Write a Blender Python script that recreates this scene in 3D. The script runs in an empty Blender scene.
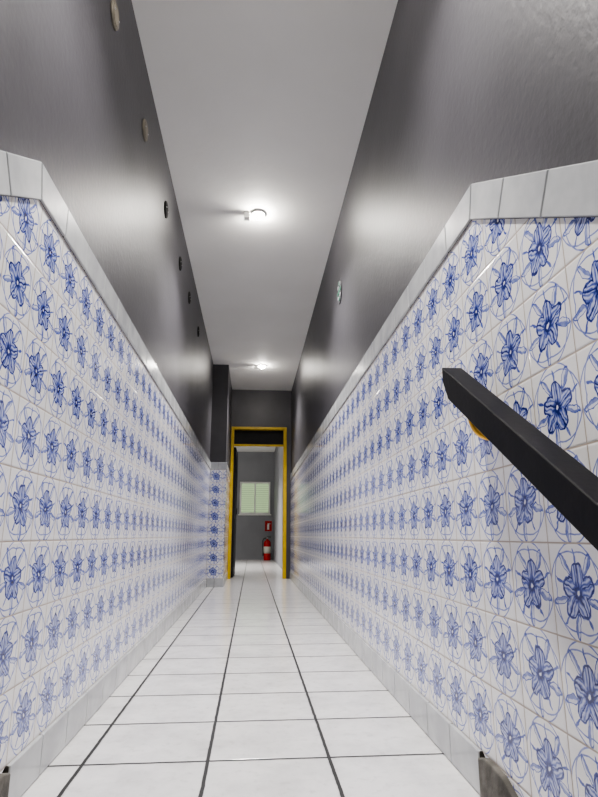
import bpy, bmesh, math
from mathutils import Vector, Matrix

scene = bpy.context.scene
COL = scene.collection
scene.view_settings.look = 'AgX - Medium High Contrast'

# ------------------------------------------------------------------ dimensions
XL, XR = -0.54, 0.56         # tiled faces of the corridor
WL, WR = -0.548, 0.568       # painted wall faces
ZC = 2.784                   # ceiling
YE = 8.4                     # end wall
YB = 15.0                    # back wall of the far room
KY, KZ, SL = 1.25, 1.495, 0.6   # kink of wainscot, slope of the stair part
CAPT = 0.09
TP = 0.163                   # wall tile pitch
Z0 = 0.098
FT = 0.335

# ------------------------------------------------------------------ node helper
class E:
    def __init__(s, nt, sock): s.nt, s.s = nt, sock
    def _m(s, op, *a):
        n = s.nt.nodes.new('ShaderNodeMath'); n.operation = op
        for i, v in enumerate((s,) + a):
            if isinstance(v, E): s.nt.links.new(v.s, n.inputs[i])
            else: n.inputs[i].default_value = float(v)
        return E(s.nt, n.outputs[0])
    def __add__(s, o): return s._m('ADD', o)
    __radd__ = __add__
    def __sub__(s, o): return s._m('SUBTRACT', o)
    def __rsub__(s, o): return (s * -1.0) + o
    def __mul__(s, o): return s._m('MULTIPLY', o)
    __rmul__ = __mul__
    def __truediv__(s, o): return s._m('DIVIDE', o)
    def abs(s): return s._m('ABSOLUTE')
    def sqrt(s): return s._m('SQRT')
    def sin(s): return s._m('SINE')
    def cos(s): return s._m('COSINE')
    def fract(s): return s._m('FRACT')
    def floor(s): return s._m('FLOOR')
    def atan2(s, o): return s._m('ARCTAN2', o)
    def max(s, o): return s._m('MAXIMUM', o)
    def min(s, o): return s._m('MINIMUM', o)
    def step(s, lo, hi, a=0.0, b=1.0):
        n = s.nt.nodes.new('ShaderNodeMapRange'); n.interpolation_type = 'SMOOTHSTEP'
        s.nt.links.new(s.s, n.inputs[0])
        for i, v in enumerate((lo, hi, a, b)): n.inputs[i + 1].default_value = v
        return E(s.nt, n.outputs[0])

def mat_base(name, color=(0.5, 0.5, 0.5), rough=0.5, metal=0.0, spec=0.5):
    m = bpy.data.materials.new(name); m.use_nodes = True
    nt = m.node_tree; b = nt.nodes['Principled BSDF']
    b.inputs['Base Color'].default_value = (*color, 1)
    b.inputs['Roughness'].default_value = rough
    b.inputs['Metallic'].default_value = metal
    b.inputs['Specular IOR Level'].default_value = spec
    return m, nt, b

def coords(nt):
    tc = nt.nodes.new('ShaderNodeTexCoord')
    sx = nt.nodes.new('ShaderNodeSeparateXYZ')
    nt.links.new(tc.outputs['Object'], sx.inputs[0])
    return tc, [E(nt, sx.outputs[i]) for i in range(3)]

def noise(nt, tc, scale, detail=3, rough=0.5):
    n = nt.nodes.new('ShaderNodeTexNoise')
    nt.links.new(tc.outputs['Object'], n.inputs['Vector'])
    n.inputs['Scale'].default_value = scale
    n.inputs['Detail'].default_value = detail
    n.inputs['Roughness'].default_value = rough
    return E(nt, n.outputs[0])

def mixc(nt, fac, a, b):
    n = nt.nodes.new('ShaderNodeMix'); n.data_type = 'RGBA'
    if isinstance(fac, E): nt.links.new(fac.s, n.inputs[0])
    else: n.inputs[0].default_value = fac
    for i, v in ((6, a), (7, b)):
        if isinstance(v, tuple): n.inputs[i].default_value = (*v, 1)
        else: nt.links.new(v, n.inputs[i])
    return n.outputs[2]

def bump(nt, bsdf, h, dist, strength=1.0):
    n = nt.nodes.new('ShaderNodeBump')
    n.inputs['Distance'].default_value = dist
    n.inputs['Strength'].default_value = strength
    nt.links.new(h.s, n.inputs['Height'])
    nt.links.new(n.outputs[0], bsdf.inputs['Normal'])

def noisy_mat(name, c1, c2, scale=6, rough=0.5, metal=0.0, bs=0.0, bscale=80, spec=0.5):
    m, nt, b = mat_base(name, c1, rough, metal, spec)
    tc, _ = coords(nt)
    f = noise(nt, tc, scale, 4).step(0.3, 0.7)
    nt.links.new(mixc(nt, f, c1, c2), b.inputs['Base Color'])
    if bs: bump(nt, b, noise(nt, tc, bscale, 3), bs)
    return m

# ------------------------------------------------------------------ materials
def make_flower_tile(name, axis, off):
    m, nt, b = mat_base(name, (0.8, 0.8, 0.8), 0.13)
    tc, P = coords(nt)
    a = (P[axis] - off) / TP
    c = (P[2] - Z0) / TP
    x0 = a.fract() - 0.5
    y0 = c.fract() - 0.5
    m_edge = x0.abs().max(y0.abs())
    # hand-painted wobble
    n1 = noise(nt, tc, 38, 2) - 0.5
    n2 = noise(nt, tc, 55, 2) - 0.5
    x = (x0 + n1 * 0.09 + (y0 * 6.0 + 0.8).sin() * 0.035) * 0.90
    y = (y0 + n2 * 0.09 + (x0 * 5.0 + 0.5).sin() * 0.02) * 0.90
    r = (x * x + y * y).sqrt()
    th = y.atan2(x)
    def fold(n, ph):
        seg = 2 * math.pi / n
        t = (((th + ph) / seg).fract() - 0.5) * seg
        return r * t.cos(), r * t.sin()
    def ell(px, py, d, ea, eb):
        u = (px - d) / ea; v = py / eb
        return (u * u + v * v).sqrt()
    # broad rounded petals
    px, py = fold(5, 0.3)
    q = ell(px, py, 0.150, 0.125, 0.098)
    fill = q.step(0.88, 1.0, 1.0, 0.0)
    outl = (q - 0.95).abs().step(0.05, 0.15, 1.0, 0.0)
    vein = py.abs().step(0.003, 0.014, 1.0, 0.0) * fill
    base = px.step(0.02, 0.14, 1.0, 0.0) * fill
    streak = ((py * 130.0 + n1 * 10.0).sin() * 0.5 + 0.5) * fill * 0.36
    ink = fill * 0.20
    ink = ink.max(outl * 0.82).max(vein * 0.8).max(base * 0.78) + streak
    # slim leaves reaching out
    lx, ly = fold(5, 0.3 + math.pi / 5)
    q2 = ell(lx, ly, 0.315, 0.125, 0.042)
    lf = q2.step(0.85, 1.0, 1.0, 0.0)
    lo = (q2 - 0.93).abs().step(0.06, 0.18, 1.0, 0.0)
    half = ly.step(-0.004, 0.006)
    ink = ink.max(lf * (half * 0.36 + 0.10)).max(lo * 0.58)
    # thin tendrils beyond the petals
    q3 = ell(px, py, 0.34, 0.075, 0.016)
    ink = ink.max(q3.step(0.8, 1.1, 0.55, 0.0))
    # heart of the blossom
    ink = ink * r.step(0.016, 0.028, 0.3, 1.0)
    ink = ink.max((r - 0.045).abs().step(0.008, 0.02, 1.0, 0.0))
    # interlaced round ribbons framing the flower
    xa = x0.abs() + n1 * 0.02
    ya = y0.abs() + n2 * 0.02
    def arc(cx, cy, R, w):
        dx = xa - cx; dy = ya - cy
        d = ((dx * dx + dy * dy).sqrt() - R).abs()
        return d.step(w * 0.5, w * 1.5, 1.0, 0.0)
    ar = arc(0.10, 0.0, 0.41, 0.009).max(arc(0.0, 0.10, 0.41, 0.009))
    ar = ar * r.step(0.30, 0.34)
    ink = ink.max(ar * 0.46)
    ink = ink * (noise(nt, tc, 70, 2) * 0.9 + 0.57)
    ramp = nt.nodes.new('ShaderNodeValToRGB')
    nt.links.new(ink.s, ramp.inputs[0])
    cr = ramp.color_ramp
    cr.elements[0].position = 0.0; cr.elements[0].color = (0.86, 0.845, 0.83, 1)
    cr.elements[1].position = 0.95; cr.elements[1].color = (0.014, 0.022, 0.15, 1)
    e = cr.elements.new(0.25); e.color = (0.46, 0.50, 0.74, 1)
    e = cr.elements.new(0.58); e.color = (0.085, 0.12, 0.41, 1)
    g = m_edge.step(0.487, 0.493)
    col = mixc(nt, g, ramp.outputs[0], (0.42, 0.35, 0.29))
    nt.links.new(col, b.inputs['Base Color'])
    rr = g * 0.5 + 0.11
    nt.links.new(rr.s, b.inputs['Roughness'])
    # every tile sits very slightly out of plane
    hm = m_edge.step(0.47, 0.495, 1.0, 0.0) + noise(nt, tc, 9, 1) * 0.8
    bump(nt, b, hm, 0.0006)
    return m

M_tileR = make_flower_tile('blue_flower_tile_right', 1, 1.30 - TP / 2)
M_tileL = make_flower_tile('blue_flower_tile_left', 1, 1.22 - TP / 2)
M_tileP = make_flower_tile('blue_flower_tile_front', 0, XL)

def make_floor():
    m, nt, b = mat_base('white_floor_tile', (0.7, 0.7, 0.7), 0.2)
    tc, P = coords(nt)
    wob = (noise(nt, tc, 20, 2) - 0.5) * 0.012
    fx = ((P[0] - 0.226) / FT + wob).fract() - 0.5
    fy = ((P[1] - 1.74) / FT + wob).fract() - 0.5
    e = fx.abs().max(fy.abs())
    g = e.step(0.482, 0.487)
    n = noise(nt, tc, 5, 6, 0.65).step(0.35, 0.75)
    col = mixc(nt, n, (0.80, 0.79, 0.78), (0.62, 0.61, 0.61))
    n2 = noise(nt, tc, 28, 4, 0.7).step(0.5, 0.8) * 0.5
    col = mixc(nt, n2, col, (0.42, 0.41, 0.41))
    col = mixc(nt, g, col, (0.025, 0.025, 0.026))
    nt.links.new(col, b.inputs['Base Color'])
    rr = g * 0.6 + n * 0.08 + 0.12
    nt.links.new(rr.s, b.inputs['Roughness'])
    bump(nt, b, e.step(0.47, 0.49, 1.0, 0.0) + noise(nt, tc, 9, 2) * 0.4, 0.0015)
    return m
M_floor = make_floor()

M_grey = noisy_mat('grey_wall_paint', (0.064, 0.062, 0.070), (0.050, 0.048, 0.055), 3, 0.44, bs=0.0010, bscale=45)
M_greydark = noisy_mat('dark_grey_paint', (0.012, 0.012, 0.014), (0.02, 0.02, 0.022), 3, 0.6, spec=.2)
M_ceil = noisy_mat('ceiling_plaster', (0.95, 0.94, 0.91), (0.92, 0.91, 0.875), 2.2, 0.7, bs=0.001, bscale=18)
M_cap = noisy_mat('pale_grey_glazed_tile', (0.54, 0.55, 0.55), (0.42, 0.43, 0.44), 9, 0.16, bs=0.0004, bscale=20)
M_grout = noisy_mat('grout', (0.05, 0.045, 0.04), (0.03, 0.025, 0.02), 30, 0.9)
M_cement = noisy_mat('rough_cement', (0.16, 0.15, 0.13), (0.08, 0.075, 0.065), 18, 0.9, bs=0.004, bscale=40)
M_yellow = noisy_mat('yellow_gloss_paint', (0.62, 0.42, 0.012), (0.50, 0.33, 0.012), 8, 0.4)
M_black = noisy_mat('black_rail_paint', (0.005, 0.005, 0.006), (0.009, 0.008, 0.009), 12, 0.5, bs=0.0004, bscale=60, spec=.15)
M_brass = noisy_mat('brass', (0.85, 0.52, 0.10), (0.7, 0.40, 0.07), 20, 0.35, metal=.8)
M_white = noisy_mat('white_plastic', (0.75, 0.75, 0.73), (0.7, 0.7, 0.68), 10, 0.35)
M_beige = noisy_mat('beige_cover', (0.26, 0.235, 0.19), (0.18, 0.16, 0.13), 20, 0.6)
M_hole = noisy_mat('dark_box_inside', (0.015, 0.015, 0.015), (0.025, 0.025, 0.025), 20, 0.8, spec=.2)
M_red = noisy_mat('red_enamel', (0.45, 0.012, 0.012), (0.36, 0.01, 0.01), 8, 0.25)
M_rubber = noisy_mat('black_rubber', (0.015, 0.015, 0.015), (0.03, 0.03, 0.03), 20, 0.6)
M_steel = noisy_mat('steel', (0.5, 0.5, 0.5), (0.4, 0.4, 0.4), 20, 0.3, metal=1.0)
M_green = noisy_mat('green_sign_paint', (0.04, 0.16, 0.10), (0.03, 0.12, 0.08), 30, 0.5)
M_room = noisy_mat('far_room_paint', (0.27, 0.275, 0.29), (0.24, 0.245, 0.26), 2, 0.6)
M_paper = noisy_mat('paper', (0.7, 0.69, 0.62), (0.62, 0.6, 0.5), 12, 0.8)

def emis(name, col, st):
    m, nt, b = mat_base(name, col, 0.4)
    b.inputs['Emission Color'].default_value = (*col, 1)
    b.inputs['Emission Strength'].default_value = st
    return m
M_bulb = emis('lit_bulb', (1.0, 0.95, 0.88), 850)
M_bulb2 = emis('lit_bulb_dim', (1.0, 0.95, 0.88), 480)

def make_glass():
    m, nt, b = mat_base('green_louvre_glass', (0.3, 0.5, 0.3), 0.15)
    tc, P = coords(nt)
    s = (P[2] / 0.055).fract()
    col = mixc(nt, s.step(0.75, 0.95), (0.36, 0.48, 0.28), (0.18, 0.25, 0.14))
    nt.links.new(col, b.inputs['Base Color'])
    nt.links.new(col, b.inputs['Emission Color'])
    b.inputs['Emission Strength'].default_value = 0.8
    return m
M_glass = make_glass()

# ------------------------------------------------------------------ mesh helpers
def finish(bm, name, mats, parent=None, bevel=0, smooth=False, segs=2):
    bmesh.ops.recalc_face_normals(bm, faces=bm.faces[:])
    me = bpy.data.meshes.new(name); bm.to_mesh(me); bm.free()
    for m in mats: me.materials.append(m)
    ob = bpy.data.objects.new(name, me); COL.objects.link(ob)
    if smooth:
        for p in me.polygons: p.use_smooth = True
    if bevel:
        md = ob.modifiers.new('bevel', 'BEVEL'); md.width = bevel; md.segments = segs
        md.limit_method = 'ANGLE'
    if parent: ob.parent = parent
    return ob

def box(bm, x0, x1, y0, y1, z0, z1, mi=0):
    v = [bm.verts.new(p) for p in ((x0,y0,z0),(x1,y0,z0),(x1,y1,z0),(x0,y1,z0),(x0,y0,z1),(x1,y0,z1),(x1,y1,z1),(x0,y1,z1))]
    for f in ((0,3,2,1),(4,5,6,7),(0,1,5,4),(1,2,6,5),(2,3,7,6),(3,0,4,7)):
        bm.faces.new([v[i] for i in f]).material_index = mi

def prism(bm, pts, x0, x1, mi=0):
    """pts: list of (y,z) extruded in x"""
    a = [bm.verts.new((x0, p[0], p[1])) for p in pts]
    b = [bm.verts.new((x1, p[0], p[1])) for p in pts]
    n = len(pts)
    bm.faces.new(a).material_index = mi
    bm.faces.new(b[::-1]).material_index = mi
    for i in range(n):
        bm.faces.new((a[i], b[i], b[(i+1) % n], a[(i+1) % n])).material_index = mi

def cyl(bm, r1, r2, depth, M, seg=32, mi=0):
    r = bmesh.ops.create_cone(bm, cap_ends=True, segments=seg, radius1=r1, radius2=r2, depth=depth, matrix=M)
    fs = set(f for v in r['verts'] for f in v.link_faces)
    for f in fs: f.material_index = mi; f.smooth = len(f.verts) == 4
def sph(bm, r, M, mi=0, u=24, v=14):
    q = bmesh.ops.create_uvsphere(bm, u_segments=u, v_segments=v, radius=r, matrix=M)
    for f in set(f for w in q['verts'] for f in w.link_faces): f.material_index = mi; f.smooth = True
T = Matrix.Translation
RX = lambda d: Matrix.Rotation(math.radians(d), 4, 'X')
RY = lambda d: Matrix.Rotation(math.radians(d), 4, 'Y')

def empty(name, loc=(0, 0, 0)):
    e = bpy.data.objects.new(name, None); COL.objects.link(e); e.location = loc
    e.empty_display_size = 0.1
    return e

def tube(name, pts, r, mat, parent=None):
    cu = bpy.data.curves.new(name, 'CURVE'); cu.dimensions = '3D'; cu.bevel_depth = r; cu.bevel_resolution = 4
    s = cu.splines.new('BEZIER'); s.bezier_points.add(len(pts) - 1)
    for bp, p in zip(s.bezier_points, pts):
        bp.co = p; bp.handle_left_type = bp.handle_right_type = 'AUTO'
    cu.use_fill_caps = True
    cu.materials.append(mat)
    ob = bpy.data.objects.new(name, cu); COL.objects.link(ob)
    if parent: ob.parent = parent
    return ob

# ------------------------------------------------------------------ shell
YN = -2.4
ZN = -1.7
bm = bmesh.new(); box(bm, WR, WR + 0.12, YN, YB, ZN - .1, ZC); finish(bm, 'wall_right', [M_grey])
bm = bmesh.new(); box(bm, WL - 0.12, WL, YN, YE, ZN - .1, ZC); finish(bm, 'wall_left', [M_grey])
bm = bmesh.new(); box(bm, WL - .12, WR + .12, YN - .12, YN, ZN - .1, ZC); finish(bm, 'wall_back', [M_grey])
bm = bmesh.new(); box(bm, -2.6, WR + .12, YN - .12, YB + .12, ZC, ZC + .1); finish(bm, 'ceiling', [M_ceil])
bm = bmesh.new()
box(bm, WL, WR, 1.40, YE, -0.12, 0.0)
box(bm, -2.5, WR, YE, YB, -0.12, 0.0)
finish(bm, 'floor', [M_floor])

# pier at far left (painted above, tiled below)
PX = -0.340; PY = 7.1
bm = bmesh.new(); box(bm, WL, PX - .008, PY + .008, YE, 0, ZC); finish(bm, 'wall_pier', [M_grey])
bm = bmesh.new(); box(bm, XL, PX, PY, PY + .008, Z0, KZ - CAPT, 0); box(bm, PX - .008, PX, PY + .008, YE, Z0, KZ - CAPT, 1)
finish(bm, 'tile_wainscot_pier', [M_tileP, M_tileL])
bm = bmesh.new()
for k, (a, b_) in enumerate(((XL + .001, XL + .097), (XL + .1, PX + .006))):
    box(bm, a, b_, PY - .006, PY + .008, KZ - CAPT + .001, KZ)
yy = PY + .002
while yy < YE - .02:
    y2 = min(yy + .2, YE - .002); box(bm, PX - .008, PX + .006, yy + .008, y2 - .003, KZ - CAPT + .001, KZ); yy = y2
finish(bm, 'trim_3', [M_cap], bevel=.002)
bm = bmesh.new()
for a, b_ in ((XL + .012, XL + .097), (XL + .1, PX + .008)):
    box(bm, a, b_, PY - .008, PY + .008, 0.0, Z0 - .001)
box(bm, PX - .008, PX + .008, PY + .009, YE, 0, Z0 - .001)
finish(bm, 'baseboard_pier', [M_cap], bevel=.002)

# end wall with doorway
DX0, DX1, DZ = -0.335, 0.485, 2.19
bm = bmesh.new()
box(bm, -2.5, DX0, YE, YE + .14, 0, ZC)
box(bm, DX1, WR, YE, YE + .14, 0, ZC)
box(bm, DX0, DX1, YE, YE + .14, DZ, ZC)
finish(bm, 'wall_end', [M_grey])

# far room
bm = bmesh.new(); box(bm, -2.6, WR + .12, YB, YB + .12, -.1, ZC); finish(bm, 'wall_far_room_back', [M_room])
bm = bmesh.new(); box(bm, -2.6, -2.5, YE, YB, -.1, ZC); finish(bm, 'wall_far_room_left', [M_room])
bm = bmesh.new(); box(bm, WR - .01, WR, YE + .14, YB, 0, ZC); finish(bm, 'wall_far_room_right', [M_room])

# ------------------------------------------------------------------ wainscots
def dado(side):
    face, wall = (XR, WR) if side == 'right' else (XL, WL)
    yend = YE if side == 'right' else PY
    s = -1 if side == 'right' else 1    # direction into the corridor
    zb = KZ - CAPT
    off = CAPT * math.sqrt(1 + SL * SL)
    ym = KY + (off - CAPT) / SL
    top = lambda y: KZ - SL * (KY - y)
    low = lambda y: top(y) - off
    YS = -2.3
    bm = bmesh.new()
    prism(bm, [(yend, Z0), (yend, zb), (ym, zb), (YS, low(YS)), (YS, low(YS) - 1.4), (1.2, -0.2), (1.40, Z0 - .03), (1.46, Z0)], *sorted((face, wall)))
    finish(bm, 'tile_wainscot_' + side, [M_tileR if side == 'right' else M_tileL])
    # cap
    bm = bmesh.new()
    xs = sorted((face + s * .007, wall)); xg = sorted((face + s * .001, wall))
    g = .0022
    prism(bm, [(yend, zb + .001), (yend, KZ - .002), (KY, KZ - .002), (YS, top(YS) - .002), (YS, low(YS) + .001), (ym, zb + .001)], *xg, mi=1)
    y = KY; first = True
    L = .205
    while y < yend - .01:
        y2 = min(y + L, yend)
        ya = (ym + g) if first else y + g
        yt = y + g
        prism(bm, [(yt, KZ), (y2 - g, KZ), (y2 - g, zb + .002), (ya, zb + .002)], *xs)
        first = False; y = y2
    # sloped tiles: direction along the slope towards the camera
    d = Vector((-1, -SL)).normalized(); n = Vector((d.y, -d.x))
    if n.y > 0: n = -n
    P0 = Vector((KY, KZ)); PM = Vector((ym, zb))
    t = 0; k = 0
    while t < 4.0:
        a = P0 + d * (t + g); b_ = P0 + d * (t + L - g)
        c = b_ + n * (CAPT - .001); e = a + n * (CAPT - .001)
        if k == 0: e = PM + d * g
        prism(bm, [tuple(a), tuple(b_), tuple(c), tuple(e)], *xs)
        t += L; k += 1
    finish(bm, 'trim_1' if side == 'left' else 'trim_2', [M_cap, M_grout], bevel=.0025)
    # baseboard
    bm = bmesh.new()
    xs = sorted((face + s * .010, wall)); xg = sorted((face + s * .006, wall))
    prism(bm, [(1.465, .001), (1.465, Z0 - .001), (yend, Z0 - .001), (yend, .001)], *xg, mi=1)
    y = 1.465
    while y < yend - .01:
        y2 = min(y + .205, yend - .001)
        prism(bm, [(y + g, .002), (y + g, Z0), (y2 - g, Z0), (y2 - g, .002)], *xs)
        y = y2
    finish(bm, 'baseboard_' + side, [M_cap, M_grout], bevel=.0025)
    # cement stringer beside the stairs
    bm = bmesh.new()
    xs = sorted((face + s * .014, wall))
    prism(bm, [(1.463, 0.0), (1.463, .085), (1.42, .098), (1.33, .095), (1.27, .07), (1.2, .02),
               (-1.7, .02 - 2.9 * SL), (-1.7, -.28 - 2.9 * SL), (1.2, -.28), (1.398, -.16), (1.398, 0.0)], *xs)
    finish(bm, 'trim_4' if side == 'left' else 'trim_5', [M_cement], bevel=.004)
dado('right'); dado('left')

# staircase going down towards the camera
bm = bmesh.new()
R, G = .17, .28
for i in range(10):
    y1 = 1.40 - G * i; y0 = y1 - G; z = -R * (i + 1)
    box(bm, XL + .014, XR - .014, y0, y1, z - .25, z)
box(bm, XL + .014, XR - .014, YN, 1.40 - G * 10, ZN - .1, ZN)
finish(bm, 'staircase', [M_floor])

# ------------------------------------------------------------------ handrail
hr = empty('handrail')
ye, ze = 1.30, 1.006          # far top end
hs = 0.64
ynear = -1.3
def rl(y, o=0): return ze - hs * (ye - y) - o
bm = bmesh.new()
x0, x1 = 0.461, 0.513
vt = .070
prism(bm, [(ye, rl(ye)), (ye + .0, rl(ye, vt * .55)), (ye - .03, rl(ye - .03, vt)), (ynear, rl(ynear, vt)), (ynear, rl(ynear))], x0, x1)
finish(bm, 'rail', [M_black], hr, bevel=.003, segs=3)
for k, yb in enumerate((1.20, 0.1, -0.9)):
    zb = rl(yb, vt)
    tube('bracket_arm_%d' % (k+1), [(.487, yb, zb + .012), (.489, yb, zb - .03), (.510, yb, zb - .055), (.556, yb, zb - .06)], .0065, M_brass, hr)
    bm = bmesh.new()
    cyl(bm, .022, .019, .008, T((.556, yb, zb - .05)) @ RY(-90), mi=0)
    cyl(bm, .004, .003, .012, T((.553, yb, zb - .036)) @ RY(-90), seg=12)
    cyl(bm, .004, .003, .012, T((.553, yb, zb - .064)) @ RY(-90), seg=12)
    finish(bm, 'bracket_rose_%d' % (k+1), [M_brass], hr)
    bm = bmesh.new(); box(bm, .472, .502, yb - .025, yb + .025, -0.006, 0.0)
    for v in bm.verts: v.co.z += rl(v.co.y, vt)
    finish(bm, 'bracket_plate_%d' % (k+1), [M_brass], hr)

# ------------------------------------------------------------------ ceiling lamps
def lamp(x, y, W, mb):
    e = empty('ceiling_lamp', (x, y, ZC))
    bm = bmesh.new()
    cyl(bm, .052, .046, .014, T((0, 0, -.007)) @ RX(180))
    finish(bm, 'lamp_base', [M_white], e, bevel=.0015)
    bm = bmesh.new(); box(bm, -.10, -.055, -.022, .022, -.05, 0)
    finish(bm, 'switch_box', [M_white], e, bevel=.003)
    bm = bmesh.new()
    sph(bm, .032, T((0, 0, -.026)))
    for v in bm.verts: v.co.z = -.014 + (v.co.z + .026) * 1.0 if v.co.z < -.02 else -.014
    finish(bm, 'bulb', [mb], e, smooth=True)
    l = bpy.data.lights.new('lamp_light', 'SPOT'); l.energy = W; l.color = (1.0, .965, .93)
    l.spot_size = math.radians(125); l.spot_blend = 1.0; l.shadow_soft_size = .05
    lo = bpy.data.objects.new('lamp_light', l); COL.objects.link(lo); lo.parent = e; lo.location = (0, 0, -.10)
for p in ((0.0, 3.5, 260, M_bulb), (0.09, 7.1, 200, M_bulb2), (0.0, 1.25, 180, M_bulb), (0.0, -0.7, 150, M_bulb2), (-.9, 11.5, 650, M_bulb)): lamp(*p)

# ------------------------------------------------------------------ round boxes on the left wall
for k, y in enumerate((1.73, 2.34, 3.01, 3.69, 4.28, 5.06)):
    bm = bmesh.new()
    cyl(bm, .050, .048, .008, T((WL + .004, y, 2.475)) @ RY(90), mi=0)
    cyl(bm, .040, .038, .004, T((WL + .009, y, 2.475)) @ RY(90), mi=1)
    cyl(bm, .004, .003, .004, T((WL + .012, y + .028, 2.475)) @ RY(90), seg=10, mi=2)
    cyl(bm, .004, .003, .004, T((WL + .012, y - .028, 2.475)) @ RY(90), seg=10, mi=2)
    finish(bm, 'round_junction_cover', [M_beige if k < 2 else M_hole, M_beige if k < 2 else M_hole, M_steel])

# ------------------------------------------------------------------ round emblem on right wall
e = empty('wall_sign', (WR - .003, 3.51, 2.22))
bm = bmesh.new(); cyl(bm, .085, .085, .005, RY(90)); finish(bm, 'sign_plate', [M_grey], e)
bm = bmesh.new()
for k in range(8):
    a = k * math.pi / 4
    cyl(bm, .017, .014, .004, T((-.004, math.cos(a) * .055, math.sin(a) * .055)) @ RY(-90), seg=12, mi=k % 2)
cyl(bm, .026, .022, .004, T((-.004, 0, 0)) @ RY(-90), seg=20)
finish(bm, 'sign_motif', [M_green, M_room], e)

# ------------------------------------------------------------------ door
d = empty('door_1')
bm = bmesh.new()
f = .036
box(bm, DX0 - .004, DX0 + f, YE - .02, YE + .15, 0, DZ + .012)
box(bm, DX1 - f, DX1 + .012, YE - .02, YE + .15, 0, DZ + .012)
box(bm, DX0 + f, DX1 - f, YE - .02, YE + .15, DZ - f + .01, DZ + .012)
box(bm, DX0 + f, DX1 - f, YE + .07, YE + .11, 1.92, 1.95)
finish(bm, 'frame', [M_yellow], d, bevel=.003)
bm = bmesh.new(); box(bm, DX0 + f, DX1 - f, YE + .08, YE + .10, 1.95, DZ - f + .01); finish(bm, 'transom_panel', [M_greydark], d)
bm = bmesh.new()
box(bm, 0, .70, -.02, .02, .01, 1.915)
for z0, z1 in ((.15, .85), (1.0, 1.78)):
    box(bm, .1, .6, -.026, .026, z0, z1)
box(bm, .62, .68, -.03, .03, .93, 1.03)
lf = finish(bm, 'leaf', [M_greydark], d, bevel=.004)
lf.location = (DX0 + f + .01, YE + .17, 0); lf.rotation_euler = (0, 0, math.radians(89))

# ------------------------------------------------------------------ window in the far room
w = empty('window_1')
bm = bmesh.new()
wx0, wx1, wz0, wz1 = -.34, .46, 1.14, 1.98
y0, y1 = YB - .05, YB
t = .045
box(bm, wx0, wx0 + t, y0, y1, wz0, wz1); box(bm, wx1 - t, wx1, y0, y1, wz0, wz1)
box(bm, wx0 + t, wx1 - t, y0, y1, wz0, wz0 + t); box(bm, wx0 + t, wx1 - t, y0, y1, wz1 - t, wz1)
xm = (wx0 + wx1) / 2; box(bm, xm - .02, xm + .02, y0, y1, wz0 + t, wz1 - t)
box(bm, wx0 - .03, wx1 + .03, y0 - .04, y1, wz0 - .03, wz0)
finish(bm, 'window_frame', [M_white], w, bevel=.004)
bm = bmesh.new(); box(bm, wx0 + t, xm - .02, YB - .03, YB - .02, wz0 + t, wz1 - t); box(bm, xm + .02, wx1 - t, YB - .03, YB - .02, wz0 + t, wz1 - t)
finish(bm, 'louvre_glass', [M_glass], w)

# ------------------------------------------------------------------ fire extinguisher
fx = empty('fire_extinguisher', (.385, 14.55, 0))
prof = [(0, 0), (.085, 0), (.09, .012), (.09, .40), (.086, .43), (.07, .465), (.045, .485), (.03, .495), (.026, .52), (0, .52)]
bm = bmesh.new(); N = 32; rings = []
for r, z in prof:
    if r == 0: rings.append([bm.verts.new((0, 0, z))])
    else: rings.append([bm.verts.new((r * math.cos(2*math.pi*i/N), r * math.sin(2*math.pi*i/N), z)) for i in range(N)])
for a, b_ in zip(rings, rings[1:]):
    for i in range(N):
        j = (i + 1) % N
        if len(a) == 1: bm.faces.new((a[0], b_[i], b_[j]))
        elif len(b_) == 1: bm.faces.new((a[i], a[j], b_[0]))
        else: bm.faces.new((a[i], a[j], b_[j], b_[i]))
for fc in bm.faces: fc.smooth = True
finish(bm, 'cylinder_body', [M_red], fx)
bm = bmesh.new(); cyl(bm, .0915, .0915, .16, T((0, 0, .25))); finish(bm, 'label_band', [M_paper], fx)
bm = bmesh.new()
cyl(bm, .022, .022, .04, T((0, 0, .54)), mi=0)
box(bm, -.012, .10, -.01, .01, .575, .587, 1); box(bm, -.012, .095, -.01, .01, .545, .555, 1)
cyl(bm, .016, .016, .012, T((0, -.028, .54)) @ RX(90), mi=0, seg=16)
finish(bm, 'valve_and_lever', [M_steel, M_rubber], fx)
tube('hose', [(-.02, 0, .54), (-.09, -.02, .52), (-.115, -.03, .38), (-.10, -.03, .2)], .010, M_rubber, fx)
bm = bmesh.new(); cyl(bm, .02, .011, .1, T((-.10, -.03, .16))); finish(bm, 'nozzle', [M_rubber], fx)
s = empty('fire_extinguisher_sign', (.42, YB - .004, .84))
bm = bmesh.new(); box(bm, -.09, .09, -.004, .004, -.13, .13); finish(bm, 'sign_board', [M_red], s)
bm = bmesh.new(); box(bm, -.03, .02, -.007, -.004, -.09, .04); box(bm, -.02, .01, -.007, -.004, .04, .07); box(bm, .01, .05, -.007, -.004, .05, .065)
finish(bm, 'sign_symbol', [M_white], s)

# ------------------------------------------------------------------ camera
cam = bpy.data.cameras.new('camera'); co = bpy.data.objects.new('camera', cam); COL.objects.link(co)
cam.sensor_fit = 'VERTICAL'; cam.sensor_height = 36; cam.lens = 36 * 560 / 797
cam.clip_start = .02
co.location = (0, 0, .6)
co.rotation_euler = (math.radians(90 + 13.75), 0, math.radians(-4.66))
scene.camera = co

w = bpy.data.worlds.new('world'); scene.world = w; w.use_nodes = True
w.node_tree.nodes['Background'].inputs[0].default_value = (.5, .55, .6, 1)
w.node_tree.nodes['Background'].inputs[1].default_value = .3
